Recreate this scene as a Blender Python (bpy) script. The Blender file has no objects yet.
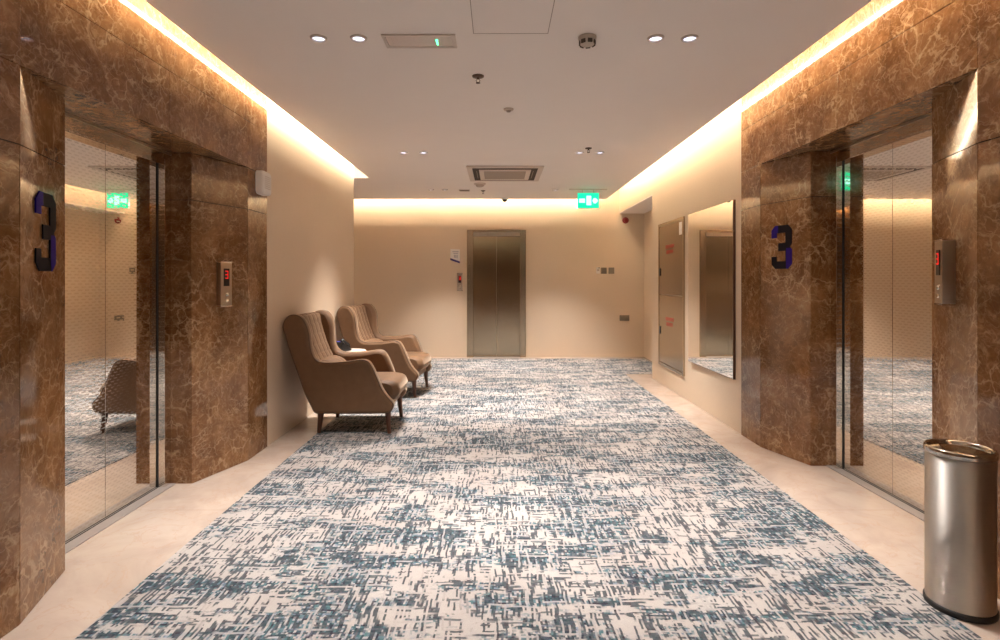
import bpy, math, random
from mathutils import Matrix, Vector
random.seed(7)
sc = bpy.context.scene
COL = sc.collection
PI = math.pi

# ------------------------------------------------------------------ materials
def new_mat(name):
    m = bpy.data.materials.new(name); m.use_nodes = True
    nt = m.node_tree; nt.nodes.clear()
    out = nt.nodes.new('ShaderNodeOutputMaterial')
    b = nt.nodes.new('ShaderNodeBsdfPrincipled')
    nt.links.new(b.outputs[0], out.inputs[0])
    return m, nt, b
def N(nt, typ, **kw):
    n = nt.nodes.new(typ)
    for k, v in kw.items():
        if k == 'op': n.operation = v
        elif k == 'blend': n.blend_type = v
        else: setattr(n, k, v)
    return n
def link(nt, a, b): nt.links.new(a, b)
def val(nt, sock, v):
    if hasattr(v, 'is_output') or hasattr(v, 'links'): nt.links.new(v, sock)
    else: sock.default_value = v
def math_(nt, op, a, b=0.0, c=None, clamp=False):
    n = N(nt, 'ShaderNodeMath', op=op); n.use_clamp = clamp
    val(nt, n.inputs[0], a); val(nt, n.inputs[1], b)
    if c is not None: val(nt, n.inputs[2], c)
    return n.outputs[0]
def mixc(nt, f, a, b, blend='MIX'):
    n = N(nt, 'ShaderNodeMix', data_type='RGBA', blend_type=blend)
    val(nt, n.inputs[0], f)
    val(nt, n.inputs[6], a if not isinstance(a, tuple) else (*a[:3], 1))
    val(nt, n.inputs[7], b if not isinstance(b, tuple) else (*b[:3], 1))
    return n.outputs[2]
def coords(nt, scale=(1, 1, 1), kind='Object', rot=(0, 0, 0)):
    t = N(nt, 'ShaderNodeTexCoord'); mp = N(nt, 'ShaderNodeMapping')
    mp.inputs['Scale'].default_value = scale; mp.inputs['Rotation'].default_value = rot
    link(nt, t.outputs[kind], mp.inputs[0]); return mp.outputs[0]
def noise(nt, vec, scale=1.0, detail=3, rough=.5, dist=0.0, color=False):
    n = N(nt, 'ShaderNodeTexNoise'); link(nt, vec, n.inputs['Vector'])
    n.inputs['Scale'].default_value = scale; n.inputs['Detail'].default_value = detail
    n.inputs['Roughness'].default_value = rough; n.inputs['Distortion'].default_value = dist
    return n.outputs['Color' if color else 'Fac']
def ramp(nt, fac, stops, interp='LINEAR'):
    r = N(nt, 'ShaderNodeValToRGB'); r.color_ramp.interpolation = interp
    e = r.color_ramp.elements
    while len(e) < len(stops): e.new(.5)
    for el, (p, c) in zip(e, stops):
        el.position = p; el.color = (*c, 1) if isinstance(c, tuple) else (c, c, c, 1)
    link(nt, fac, r.inputs[0]); return r.outputs[0]
def sstep(nt, x, a, b):
    n = N(nt, 'ShaderNodeMapRange'); n.interpolation_type = 'SMOOTHSTEP'
    val(nt, n.inputs[0], x); n.inputs[1].default_value = a; n.inputs[2].default_value = b
    return n.outputs[0]
def bump(nt, b, h, strength=.3, dist=.002):
    n = N(nt, 'ShaderNodeBump'); n.inputs['Strength'].default_value = strength; n.inputs['Distance'].default_value = dist
    link(nt, h, n.inputs['Height']); link(nt, n.outputs[0], b.inputs['Normal'])

def plain(name, col, rough=.5, metal=0.0, var=.06, scale=30, spec=.5, bumps=0.0):
    m, nt, b = new_mat(name)
    v = noise(nt, coords(nt), scale, 4)
    c = mixc(nt, v, tuple(x * (1 - var) for x in col), tuple(min(1, x * (1 + var)) for x in col))
    link(nt, c, b.inputs['Base Color'])
    b.inputs['Roughness'].default_value = rough; b.inputs['Metallic'].default_value = metal
    b.inputs['Specular IOR Level'].default_value = spec
    if bumps: bump(nt, b, noise(nt, coords(nt), scale * 8, 3), bumps, .001)
    return m
def emit(name, col, strength):
    m, nt, b = new_mat(name)
    b.inputs['Base Color'].default_value = (*col, 1)
    b.inputs['Emission Color'].default_value = (*col, 1)
    b.inputs['Emission Strength'].default_value = strength
    return m

def marble_mat():
    m, nt, b = new_mat('brown_marble')
    co = coords(nt, (1, 1, 1))
    wn = noise(nt, co, 3.0, 4, .6, color=True)
    sub = N(nt, 'ShaderNodeVectorMath', operation='SUBTRACT'); link(nt, wn, sub.inputs[0]); sub.inputs[1].default_value = (.5, .5, .5)
    sc1 = N(nt, 'ShaderNodeVectorMath', operation='SCALE'); link(nt, sub.outputs[0], sc1.inputs[0]); sc1.inputs['Scale'].default_value = .22
    ad = N(nt, 'ShaderNodeVectorMath', operation='ADD'); link(nt, co, ad.inputs[0]); link(nt, sc1.outputs[0], ad.inputs[1])
    w = ad.outputs[0]
    cloud = noise(nt, w, 3.6, 6, .66)
    base = ramp(nt, cloud, [(.30, (.115, .046, .015)), (.46, (.180, .080, .030)), (.58, (.245, .118, .048)), (.76, (.33, .182, .088))])
    fine = noise(nt, w, 24.0, 5, .66)
    c = mixc(nt, math_(nt, 'MULTIPLY', sstep(nt, fine, .52, .70), .50), base, (.40, .245, .128))
    c = mixc(nt, math_(nt, 'MULTIPLY', sstep(nt, fine, .47, .30), .50), c, (.085, .034, .012))
    def crackle(s_, wid, seed, lo, hi):
        mp = N(nt, 'ShaderNodeMapping'); mp.inputs['Location'].default_value = (seed, seed * .7, seed * .3); link(nt, w, mp.inputs[0])
        f = noise(nt, mp.outputs[0], s_ * 2.2, 3, .6, color=True)
        a1 = N(nt, 'ShaderNodeVectorMath', operation='SCALE'); link(nt, f, a1.inputs[0]); a1.inputs['Scale'].default_value = .55 / s_
        a2 = N(nt, 'ShaderNodeVectorMath', operation='ADD'); link(nt, mp.outputs[0], a2.inputs[0]); link(nt, a1.outputs[0], a2.inputs[1])
        v_ = N(nt, 'ShaderNodeTexVoronoi', feature='DISTANCE_TO_EDGE'); v_.inputs['Scale'].default_value = s_; link(nt, a2.outputs[0], v_.inputs['Vector'])
        e = sstep(nt, v_.outputs['Distance'], wid, 0.0)
        return math_(nt, 'MULTIPLY', e, sstep(nt, noise(nt, mp.outputs[0], s_ * .5, 4, .6), lo, hi))
    for s_, wid, seed, lo, hi, k_ in ((34, .11, 7.7, .42, .62, .28), (15, .075, 3.1, .44, .62, .42), (6.5, .050, 0.0, .46, .60, .55)):
        c = mixc(nt, math_(nt, 'MULTIPLY', crackle(s_, wid, seed, lo, hi), k_), c, (.53, .36, .215))
    link(nt, c, b.inputs['Base Color'])
    b.inputs['Roughness'].default_value = .06
    b.inputs['Specular IOR Level'].default_value = .55
    return m

def carpet_mat():
    """woven carpet: threads on a fine grid, dark strokes running down and across, blocky teal patches"""
    m, nt, b = new_mat('hatched_carpet')
    CX, CY = .0088, .0120
    co = coords(nt)
    wob = noise(nt, co, 8.0, 3, color=True)
    s1 = N(nt, 'ShaderNodeVectorMath', operation='SUBTRACT'); link(nt, wob, s1.inputs[0]); s1.inputs[1].default_value = (.5, .5, .5)
    s2 = N(nt, 'ShaderNodeVectorMath', operation='SCALE'); link(nt, s1.outputs[0], s2.inputs[0]); s2.inputs['Scale'].default_value = .030
    a_ = N(nt, 'ShaderNodeVectorMath', operation='ADD'); link(nt, co, a_.inputs[0]); link(nt, s2.outputs[0], a_.inputs[1])
    sep = N(nt, 'ShaderNodeSeparateXYZ'); link(nt, a_.outputs[0], sep.inputs[0])
    x, y = sep.outputs[0], sep.outputs[1]
    ix = math_(nt, 'FLOOR', math_(nt, 'DIVIDE', x, CX)); iy = math_(nt, 'FLOOR', math_(nt, 'DIVIDE', y, CY))
    def nz(u, v, detail=1, rough=.5):
        c_ = N(nt, 'ShaderNodeCombineXYZ'); val(nt, c_.inputs[0], u); val(nt, c_.inputs[1], v)
        return noise(nt, c_.outputs[0], 1.0, detail, rough)
    mul = lambda p, k: math_(nt, 'MULTIPLY', p, k)
    sv = nz(mul(ix, 3.717), mul(y, 6.5)); sh = nz(mul(x, 8.0), mul(iy, 4.319))
    tvn = nz(mul(ix, 5.23), math_(nt, 'MULTIPLY_ADD', y, 5.0, 40.0)); thn = nz(math_(nt, 'MULTIPLY_ADD', x, 4.0, 70.0), mul(iy, 6.77))
    blk = nz(mul(ix, .52), math_(nt, 'MULTIPLY_ADD', iy, .46, 31.0), 2, .6)
    hue = nz(math_(nt, 'MULTIPLY_ADD', ix, .43, 90.0), mul(iy, .50), 2, .6)
    region = noise(nt, coords(nt, (1.7, 5.2, 1)), 1, 4, .62)
    dens = noise(nt, coords(nt, (1.5, 4.2, 1), rot=(0, 0, .02)), 1.13, 4, .66)
    R = sstep(nt, region, .51, .56)
    mixn = N(nt, 'ShaderNodeMix', data_type='FLOAT'); val(nt, mixn.inputs[0], R); val(nt, mixn.inputs[2], sv); val(nt, mixn.inputs[3], sh)
    s = mixn.outputs[0]
    stroke = sstep(nt, math_(nt, 'SUBTRACT', s, math_(nt, 'MULTIPLY_ADD', dens, -.27, .655)), -.015, .015)
    cross = mul(sstep(nt, math_(nt, 'SUBTRACT', math_(nt, 'ADD', sv, math_(nt, 'SUBTRACT', sh, s)), math_(nt, 'MULTIPLY_ADD', dens, -.40, .790)), -.01, .01), .85)
    patch = mul(sstep(nt, blk, .445, .505), sstep(nt, math_(nt, 'ADD', dens, math_(nt, 'MULTIPLY_ADD', R, .05, -.01)), .47, .54))
    thread = mul(math_(nt, 'MAXIMUM', sstep(nt, tvn, .58, .62), sstep(nt, thn, .60, .64)), .85)
    keep = math_(nt, 'SUBTRACT', 1.0, thread)
    dc = ramp(nt, hue, [(.30, (.018, .015, .024)), (.40, (.022, .032, .068)), (.46, (.020, .088, .118)), (.53, (.055, .150, .165)), (.60, (.12, .165, .23)), (.70, (.24, .28, .36))])
    tone = noise(nt, co, 2.4, 3)
    cream = ramp(nt, tone, [(.3, (.385, .345, .328)), (.7, (.47, .44, .425))])
    wash = mul(sstep(nt, dens, .46, .60), sstep(nt, nz(mul(ix, .31), math_(nt, 'MULTIPLY_ADD', iy, .33, 11.0), 2, .6), .42, .55))
    c = mixc(nt, mul(wash, .55), cream, (.30, .335, .39))
    c = mixc(nt, mul(mul(patch, keep), .92), c, dc)
    strokecol = mixc(nt, .30, (.022, .014, .022), dc)
    c = mixc(nt, mul(mul(math_(nt, 'MAXIMUM', stroke, cross), keep), .88), c, strokecol)
    grain = noise(nt, co, 420, 2)
    c = mixc(nt, 1.0, c, ramp(nt, grain, [(.25, .80), (.75, 1.12)]), 'MULTIPLY')
    link(nt, c, b.inputs['Base Color'])
    b.inputs['Roughness'].default_value = .95; b.inputs['Specular IOR Level'].default_value = .1
    b.inputs['Sheen Weight'].default_value = .08
    bump(nt, b, grain, .5, .003)
    return m

def floor_mat():
    m, nt, b = new_mat('beige_marble_tile')
    co = coords(nt)
    cl = noise(nt, co, 2.2, 6, .62, .6)
    c = ramp(nt, cl, [(.3, (.44, .35, .295)), (.5, (.525, .43, .365)), (.72, (.585, .50, .435))])
    v = sstep(nt, math_(nt, 'ABSOLUTE', math_(nt, 'SUBTRACT', noise(nt, co, 3.4, 5, .6, 1.2), .5)), .018, 0.0)
    c = mixc(nt, math_(nt, 'MULTIPLY', v, .28), c, (.47, .30, .20))
    sep = N(nt, 'ShaderNodeSeparateXYZ'); link(nt, co, sep.inputs[0])
    fr = math_(nt, 'FRACT', math_(nt, 'DIVIDE', math_(nt, 'ADD', sep.outputs[1], 20.88), 1.3))
    j = math_(nt, 'LESS_THAN', math_(nt, 'ABSOLUTE', math_(nt, 'SUBTRACT', fr, .5)), .0016)
    c = mixc(nt, math_(nt, 'MULTIPLY', j, .5), c, (.34, .22, .15))
    link(nt, c, b.inputs['Base Color']); b.inputs['Roughness'].default_value = .22
    b.inputs['Specular IOR Level'].default_value = .4
    return m

def wall_mat():
    m, nt, b = new_mat('beige_wallcovering')
    f = noise(nt, coords(nt, (1, 1, 6)), 60, 3)
    g = noise(nt, coords(nt), 1.2, 3)
    c = mixc(nt, g, (.66, .53, .40), (.70, .565, .43))
    c = mixc(nt, 1.0, c, ramp(nt, f, [(.3, .96), (.7, 1.03)]), 'MULTIPLY')
    link(nt, c, b.inputs['Base Color']); b.inputs['Roughness'].default_value = .48
    b.inputs['Specular IOR Level'].default_value = .35
    bump(nt, b, f, .12, .001)
    return m

def etched_mat():
    """mirror steel with a brick-offset field of small etched dashes (y along the door, z up)"""
    m, nt, b = new_mat('etched_mirror_steel')
    sep = N(nt, 'ShaderNodeSeparateXYZ'); link(nt, coords(nt), sep.inputs[0])
    zr = math_(nt, 'DIVIDE', sep.outputs[2], .0165)
    row = math_(nt, 'FLOOR', zr); fz = math_(nt, 'FRACT', zr)
    off = math_(nt, 'MULTIPLY', math_(nt, 'MODULO', row, 2.0), .5)
    fy = math_(nt, 'FRACT', math_(nt, 'ADD', math_(nt, 'DIVIDE', math_(nt, 'ADD', sep.outputs[1], 40.0), .048), off))
    dz = math_(nt, 'LESS_THAN', math_(nt, 'ABSOLUTE', math_(nt, 'SUBTRACT', fz, .5)), .24)
    dy = math_(nt, 'LESS_THAN', math_(nt, 'ABSOLUTE', math_(nt, 'SUBTRACT', fy, .5)), .30)
    d = math_(nt, 'MULTIPLY', dz, dy)
    link(nt, mixc(nt, d, (.82, .77, .71), (.73, .67, .60)), b.inputs['Base Color'])
    link(nt, math_(nt, 'MULTIPLY_ADD', d, .13, .015), b.inputs['Roughness'])
    b.inputs['Metallic'].default_value = 1.0
    return m

def brushed_mat(name, col, rough, axis='z', amp=.12, stretch=120):
    m, nt, b = new_mat(name)
    s = {'z': (1, 1, stretch), 'x': (stretch, stretch, 1)}[axis]
    f = noise(nt, coords(nt, s), 3.0, 3)
    link(nt, mixc(nt, f, tuple(x * (1 - amp) for x in col), tuple(min(1, x * (1 + amp)) for x in col)), b.inputs['Base Color'])
    link(nt, math_(nt, 'MULTIPLY_ADD', f, .12, rough - .06), b.inputs['Roughness'])
    b.inputs['Metallic'].default_value = 1.0
    bump(nt, b, f, .05, .0005)
    return m

def fabric_mat():
    m, nt, b = new_mat('tan_upholstery')
    co = coords(nt)
    f = noise(nt, co, 300, 2); g = noise(nt, co, 18, 4)
    c = mixc(nt, g, (.155, .080, .040), (.205, .114, .060))
    c = mixc(nt, 1.0, c, ramp(nt, f, [(.25, .86), (.75, 1.1)]), 'MULTIPLY')
    link(nt, c, b.inputs['Base Color']); b.inputs['Roughness'].default_value = .62
    b.inputs['Specular IOR Level'].default_value = .35
    b.inputs['Sheen Weight'].default_value = 1.0; b.inputs['Sheen Roughness'].default_value = .32; b.inputs['Sheen Tint'].default_value = (1, .80, .62, 1)
    bump(nt, b, f, .2, .001)
    return m

def numeral_mat():
    m, nt, b = new_mat('black_blue_acrylic')
    t = N(nt, 'ShaderNodeTexCoord'); sep = N(nt, 'ShaderNodeSeparateXYZ'); link(nt, t.outputs['Object'], sep.inputs[0])
    x, z = sep.outputs[0], sep.outputs[2]
    # blue areas on the upper hook and on the lower bowl
    a = math_(nt, 'MULTIPLY', math_(nt, 'LESS_THAN', x, -.03), math_(nt, 'GREATER_THAN', z, .06))
    c_ = math_(nt, 'MULTIPLY', math_(nt, 'GREATER_THAN', x, .045), math_(nt, 'LESS_THAN', z, -.01))
    k = math_(nt, 'MAXIMUM', a, c_)
    link(nt, mixc(nt, k, (.010, .008, .012), (.022, .008, .17)), b.inputs['Base Color'])
    b.inputs['Roughness'].default_value = .4; b.inputs['Specular IOR Level'].default_value = .08
    return m

def aniso_mat(name, col, rough, tangent, an, amp, s):
    m, nt, b = new_mat(name)
    f = noise(nt, coords(nt, s), 3.0, 3)
    link(nt, mixc(nt, f, tuple(x * (1 - amp) for x in col), tuple(min(1, x * (1 + amp)) for x in col)), b.inputs['Base Color'])
    b.inputs['Roughness'].default_value = rough; b.inputs['Metallic'].default_value = 1.0; b.inputs['Anisotropic'].default_value = an
    cx = N(nt, 'ShaderNodeCombineXYZ')
    for i in range(3): cx.inputs[i].default_value = tangent[i]
    link(nt, cx.outputs[0], b.inputs['Tangent'])
    return m
M = dict(
    marble=marble_mat(), carpet=carpet_mat(), floor=floor_mat(), wall=wall_mat(), etched=etched_mat(),
    ceiling=plain('ceiling_paint', (.84, .775, .73), .85, var=.02, scale=3, spec=.2),
    steel_door=aniso_mat('brushed_bronze_steel', (.44, .36, .26), .22, (1, 0, 0), .95, .05, (60, 60, 1)),
    steel_frame=brushed_mat('brushed_frame_steel', (.50, .40, .29), .22, 'z'),
    cabinet=brushed_mat('satin_cabinet_steel', (.38, .29, .20), .20, 'x', .06),
    bin=aniso_mat('brushed_bin_steel', (.66, .62, .58), .62, (0, 0, 1), .93, .03, (1, 1, 60)),
    chrome=plain('polished_steel', (.72, .66, .60), .06, 1.0, .02),
    rimsteel=plain('bin_rim_steel', (.50, .45, .40), .16, 1.0, .03), lidsteel=plain('dark_lid_steel', (.26, .21, .17), .12, 1.0, .03),
    satin=plain('satin_steel', (.55, .47, .39), .28, 1.0, .05),
    sill=plain('sill_aluminium', (.40, .36, .34), .38, .25, .05),
    mirror=plain('mirror_glass', (.93, .90, .85), .005, 1.0, .003),
    wood=plain('dark_brown_wood', (.085, .030, .014), .35, var=.25, scale=22),
    legwood=plain('walnut_leg', (.10, .036, .016), .35, var=.25, scale=40),
    fabric=fabric_mat(), pipe=plain('dark_piping', (.075, .040, .022), .7),
    black=plain('black_plastic', (.012, .011, .012), .3), rubber_and_gap=plain('black_rubber_and_gap', (.010, .009, .009), .6),
    dark=plain('dark_void', (.02, .014, .010), .8), white=plain('white_plastic', (.78, .74, .71), .4, var=.02),
    grey=plain('grey_plastic', (.22, .185, .14), .45), trimw=plain('warm_white_trim', (.62, .53, .47), .5, var=.02),
    vent=plain('vent_shadow', (.075, .05, .035), .8), beigep=plain('beige_plastic', (.50, .42, .36), .5, var=.03),
    filt=plain('intake_grille', (.36, .29, .24), .7), bronze=plain('sprinkler_bronze', (.10, .06, .04), .4, .6),
    red=plain('red_plastic', (.30, .016, .012), .35), redpaint=plain('red_lettering', (.62, .03, .02), .5),
    purple=plain('purple_print', (.055, .03, .16), .4), print=plain('grey_print', (.38, .36, .42), .5),
    nearwall=plain('dark_walnut_wall', (.10, .062, .036), .4, var=.2, scale=8),
    tabletop=plain('pale_stone', (.66, .56, .48), .3, var=.05),
    bluescreen=emit('blue_display', (.04, .06, .55), 1.0),
    numeral=numeral_mat(),
    led=emit('warm_led_strip', (1.0, .88, .64), 66.0),
    lens=emit('downlight_lens', (.74, .79, 1.0), 1.5),
    green=emit('exit_green', (.0, .58, .27), 1.0), greenw=emit('exit_symbol', (.35, 1.0, .82), 1.15),
    greenled=emit('green_indicator', (.08, 1.0, .35), 3.0), redseg=emit('red_segments', (1.0, .03, .02), .38),
    clear=None,
)
def clear_mat():
    m, nt, b = new_mat('frosted_diffuser')
    v = noise(nt, coords(nt), 60, 2)
    link(nt, mixc(nt, v, (.60, .50, .45), (.66, .56, .50)), b.inputs['Base Color'])
    b.inputs['Roughness'].default_value = .25
    return m
M['clear'] = clear_mat()

# ------------------------------------------------------------------ mesh builder
class MB:
    def __init__(s): s.v = []; s.f = []; s.sm = []
    def add(s, vs, fs, smooth=False, mat=None):
        o = len(s.v)
        s.v += [tuple(mat @ Vector(p)) if mat else tuple(p) for p in vs]
        s.f += [tuple(i + o for i in f) for f in fs]; s.sm += [smooth] * len(fs); return s
    def box(s, x0, x1, y0, y1, z0, z1, mat=None):
        v = [(x0, y0, z0), (x1, y0, z0), (x1, y1, z0), (x0, y1, z0), (x0, y0, z1), (x1, y0, z1), (x1, y1, z1), (x0, y1, z1)]
        f = [(3, 2, 1, 0), (4, 5, 6, 7), (0, 1, 5, 4), (1, 2, 6, 5), (2, 3, 7, 6), (3, 0, 4, 7)]
        return s.add(v, f, False, mat)
    def rbox(s, x0, x1, z0, z1, y0, y1, r=.01, e=.003, n=6):
        """rounded-corner plate: front at y0 (towards -y), back at y1"""
        def ring(d):
            out = []
            rr = max(r - d, .0005)
            for cx, cz, a0 in ((x1 - r, z1 - r, 0), (x0 + r, z1 - r, PI / 2), (x0 + r, z0 + r, PI), (x1 - r, z0 + r, 3 * PI / 2)):
                for k in range(n + 1):
                    a = a0 + k / n * PI / 2
                    out.append((cx + rr * math.cos(a), cz + rr * math.sin(a)))
            return out
        rings = [(y1, 0)] + [(y0 + e * (1 - math.sin(t)), e * (1 - math.cos(t))) for t in (0, PI / 6, PI / 3, PI / 2)]
        vs = []; fs = []
        L = 4 * (n + 1)
        for y, d in rings: vs += [(x, y, z) for x, z in ring(d)]
        for i in range(len(rings) - 1):
            for k in range(L):
                a, b = i * L + k, i * L + (k + 1) % L
                fs.append((a, a + L, b + L, b))
        s.add(vs, fs, True)
        m = (len(rings) - 1) * L
        s.add(vs[m:], [tuple(range(L))[::-1]]); s.add(vs[:L], [tuple(range(L))])
        return s
    def prism(s, poly, y0, y1, mat=None):
        """poly in (x, z), extruded along y"""
        n = len(poly)
        v = [(x, y0, z) for x, z in poly] + [(x, y1, z) for x, z in poly]
        f = [tuple(range(n)), tuple(range(2 * n - 1, n - 1, -1))] + [(k, k + n, (k + 1) % n + n, (k + 1) % n) for k in range(n)]
        return s.add(v, f, False, mat)
    def slab(s, poly, z0, z1, mat=None):
        """poly in (x, y), extruded along z"""
        n = len(poly)
        v = [(x, y, z0) for x, y in poly] + [(x, y, z1) for x, y in poly]
        f = [tuple(range(n))[::-1], tuple(range(n, 2 * n))] + [(k, (k + 1) % n, (k + 1) % n + n, k + n) for k in range(n)]
        return s.add(v, f, False, mat)
    def lathe(s, prof, seg=32, mat=None, cap=True, smooth=True):
        n = len(prof); v = []; f = []
        for k in range(seg):
            a = 2 * PI * k / seg; c, d = math.cos(a), math.sin(a)
            v += [(r * c, r * d, z) for r, z in prof]
        for k in range(seg):
            j = (k + 1) % seg
            for i in range(n - 1): f.append((k * n + i, j * n + i, j * n + i + 1, k * n + i + 1))
        s.add(v, f, smooth, mat)
        if cap:
            for i, rev in ((0, True), (n - 1, False)):
                if prof[i][0] > 1e-6:
                    pts = [v[k * n + i] for k in range(seg)]
                    s.add(pts, [tuple(range(seg))[::-1] if rev else tuple(range(seg))], False, mat)
        return s
    def tube(s, path, rad, seg=8, closed=False, mat=None):
        P = [Vector(p) for p in path]; n = len(P); v = []; f = []
        if not isinstance(rad, (list, tuple)): rad = [rad] * n
        up = Vector((0, 0, 1)); prev = None
        for i, p in enumerate(P):
            if closed: t = P[(i + 1) % n] - P[i - 1]
            else: t = P[min(i + 1, n - 1)] - P[max(i - 1, 0)]
            t.normalize()
            if prev is None:
                a = up if abs(t.dot(up)) < .9 else Vector((1, 0, 0)); u = t.cross(a).normalized()
            else: u = (prev - t * prev.dot(t)).normalized()
            prev = u; w = t.cross(u)
            for k in range(seg):
                a = 2 * PI * k / seg; v.append(tuple(p + (u * math.cos(a) + w * math.sin(a)) * rad[i]))
        for i in range(n if closed else n - 1):
            j = (i + 1) % n
            for k in range(seg): f.append((i * seg + k, i * seg + (k + 1) % seg, j * seg + (k + 1) % seg, j * seg + k))
        s.add(v, f, True, mat)
        if not closed:
            s.add(v[:seg], [tuple(range(seg))[::-1]], False, mat); s.add(v[-seg:], [tuple(range(seg))], False, mat)
        return s
    def grid(s, fn, nu, nv, smooth=True, mat=None):
        v = [fn(i / nu, j / nv) for i in range(nu + 1) for j in range(nv + 1)]; w = nv + 1
        f = [(i * w + j, i * w + j + 1, (i + 1) * w + j + 1, (i + 1) * w + j) for i in range(nu) for j in range(nv)]
        return s.add(v, f, smooth, mat)
    def build(s, name, mat, parent=None, bevel=0.0, loc=(0, 0, 0), rz=0.0, seg=2):
        me = bpy.data.meshes.new(name); me.from_pydata(s.v, [], s.f); me.update()
        for p, sm in zip(me.polygons, s.sm): p.use_smooth = sm
        me.materials.append(M[mat] if isinstance(mat, str) else mat)
        o = bpy.data.objects.new(name, me); COL.objects.link(o)
        o.location = loc; o.rotation_euler = (0, 0, rz)
        if parent: o.parent = parent
        if bevel:
            b = o.modifiers.new('bevel', 'BEVEL'); b.width = bevel; b.segments = seg; b.limit_method = 'ANGLE'; b.angle_limit = .6
        return o
def tag(o, label, cat, group=None, kind=None):
    o['label'] = label; o['category'] = cat
    if group: o['group'] = group
    if kind: o['kind'] = kind
    return o
def empty(name, loc, rz, label, cat, group=None, kind=None):
    o = bpy.data.objects.new(name, None); COL.objects.link(o); o.location = loc; o.rotation_euler = (0, 0, rz)
    o.empty_display_size = .1
    return tag(o, label, cat, group, kind)
def copy_tree(o, parent=None):
    c = o.copy(); COL.objects.link(c)
    if parent: c.parent = parent
    for ch in list(o.children):
        copy_tree(ch, c)
    return c

# ------------------------------------------------------------------ camera
F = 540.0; CH = 1.35
cam = bpy.data.cameras.new('camera'); co_ = bpy.data.objects.new('camera', cam); COL.objects.link(co_)
co_.location = (0, 0, CH); co_.rotation_euler = (PI / 2, 0, 0)
cam.sensor_width = 36; cam.lens = 36 * F / 1000; cam.shift_x = .002; cam.shift_y = -.04
cam.clip_start = .05; sc.camera = co_

# ------------------------------------------------------------------ the shell
XL, XR = -1.875, 2.125          # corridor walls
YB = 9.47                        # end wall
HC = 2.74; TOP = 3.35            # ceiling, top of the light slots
YN = -3.2
EL, ER, EB = -1.755, 1.86, 9.27  # edges of the dropped ceiling
WL, WRE = 7.02, 7.44             # where the side walls stop

fl = MB().box(-4.6, 2.75, YN, YB + .1, -.06, 0).build('floor', 'floor')
tag(fl, 'beige polished marble tile floor bordering the carpet', 'floor', kind='structure')
cp = MB().slab([(-1.59, YN + .02), (1.82, YN + .02), (1.82, 7.75), (2.5, 7.75), (2.5, 9.25), (-4.4, 9.25), (-4.4, 7.3), (-1.59, 7.3)], .0005, .004).build('carpet', 'carpet')
tag(cp, 'cream carpet with broken navy and teal hatching down the lobby', 'carpet')

# left wall beyond the marble, with its corner into the side passage
wl = MB().box(XL - .2, XL, 4.375, WL, 0, TOP).box(-4.6, XL - .2, WL - .2, WL, 0, TOP).build('wall_left', 'wall')
tag(wl, 'beige left wall behind the two armchairs', 'wall', kind='structure')
wb = MB().box(-4.7, 2.75, YB, YB + .12, 0, TOP).build('wall_back', 'wall')
tag(wb, 'beige end wall with the third lift', 'wall', kind='structure')
wr = MB().box(XR, XR + .2, 4.71, WRE, 0, TOP).box(XR, 2.56, WRE, YB, 2.53, TOP).box(2.56, 2.68, WRE - .1, YB, 0, 2.6).box(XR + .2, 2.68, WRE - .2, WRE, 0, 2.6).build('wall_right', 'wall')
tag(wr, 'beige right wall carrying the mirror and steel cabinet', 'wall', kind='structure')
al = MB().box(XR + .001, 2.56, WRE + .001, YB - .001, 2.515, 2.529).build('trim_3', 'ceiling')
tag(al, 'pale soffit lining over the right hand recess', 'soffit', kind='structure')
we = MB().box(-4.7, -4.6, WL - .2, YB, 0, TOP).build('wall_passage', 'wall')
tag(we, 'beige wall closing the side passage', 'wall', kind='structure')
wn = MB().box(-2.6, 2.8, YN - .1, YN, 0, TOP).build('wall_near', 'nearwall')
tag(wn, 'dark wall closing the lobby behind the viewer', 'wall', kind='structure')

ce = MB()
ce.box(EL, ER, YN, EB, HC, HC + .03)
ce.box(-4.6, EL, 7.37, EB, HC, HC + .03)
ce.box(-4.6, -2.35, WL, 7.37, HC, HC + .03)
ceo = ce.build('ceiling', 'ceiling')
tag(ceo, 'flat pale ceiling dropped between glowing side slots', 'ceiling', kind='structure')
ce = MB().box(-4.7, 2.75, YN, YB + .1, TOP, TOP + .05).build('ceiling_upper', 'ceiling')
tag(ce, 'upper slab above the glowing ceiling slots', 'ceiling', kind='structure')
# inner sides of the light slots
ce = MB()
ce.box(EL + .13, EL + .15, YN, 7.35, HC + .03, TOP).box(ER - .15, ER - .13, YN, EB - .15, HC + .03, TOP)
ce.box(-4.6, ER - .13, EB - .2, EB - .18, HC + .03, TOP)
ce.box(-4.6, EL + .15, 7.52, 7.54, HC + .03, TOP)
tag(ce.build('trim_5', 'ceiling'), 'pale inner sides of the ceiling light slots', 'slot lining', kind='structure')

# LED strips lying in the slots
def strip(name, x0, x1, y0, y1, z, label):
    o = MB().box(x0, x1, y0, y1, z, z + .024).build(name, 'led')
    return tag(o, label, 'LED strip', 'LED strips in the ceiling slots')
def holder(x0, x1, y0, y1, z0, z1): return MB().box(x0, x1, y0, y1, z0, z1)
l1 = strip('led_strip', EL + .025, EL + .040, YN + .05, 7.3, 2.835, 'warm LED strip glowing in the ceiling slot above left lift')
holder(EL + .024, EL + .041, YN + .05, 7.3, HC + .03, 2.8349).build('channel', 'trimw', l1)
l2 = strip('led_strip', ER - .075, ER - .060, YN + .05, 9.1, 3.04, 'warm LED strip glowing in the ceiling slot above right lift')
holder(ER - .076, ER - .059, YN + .05, 9.1, HC + .03, 3.0399).build('channel', 'trimw', l2)
l3 = strip('led_strip', -4.5, ER - .2, EB - .06, EB - .045, 2.86, 'warm LED strip glowing in the ceiling slot along the end wall')
holder(-4.5, ER - .2, EB - .061, EB - .044, HC + .03, 2.8599).build('channel', 'trimw', l3)

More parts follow.
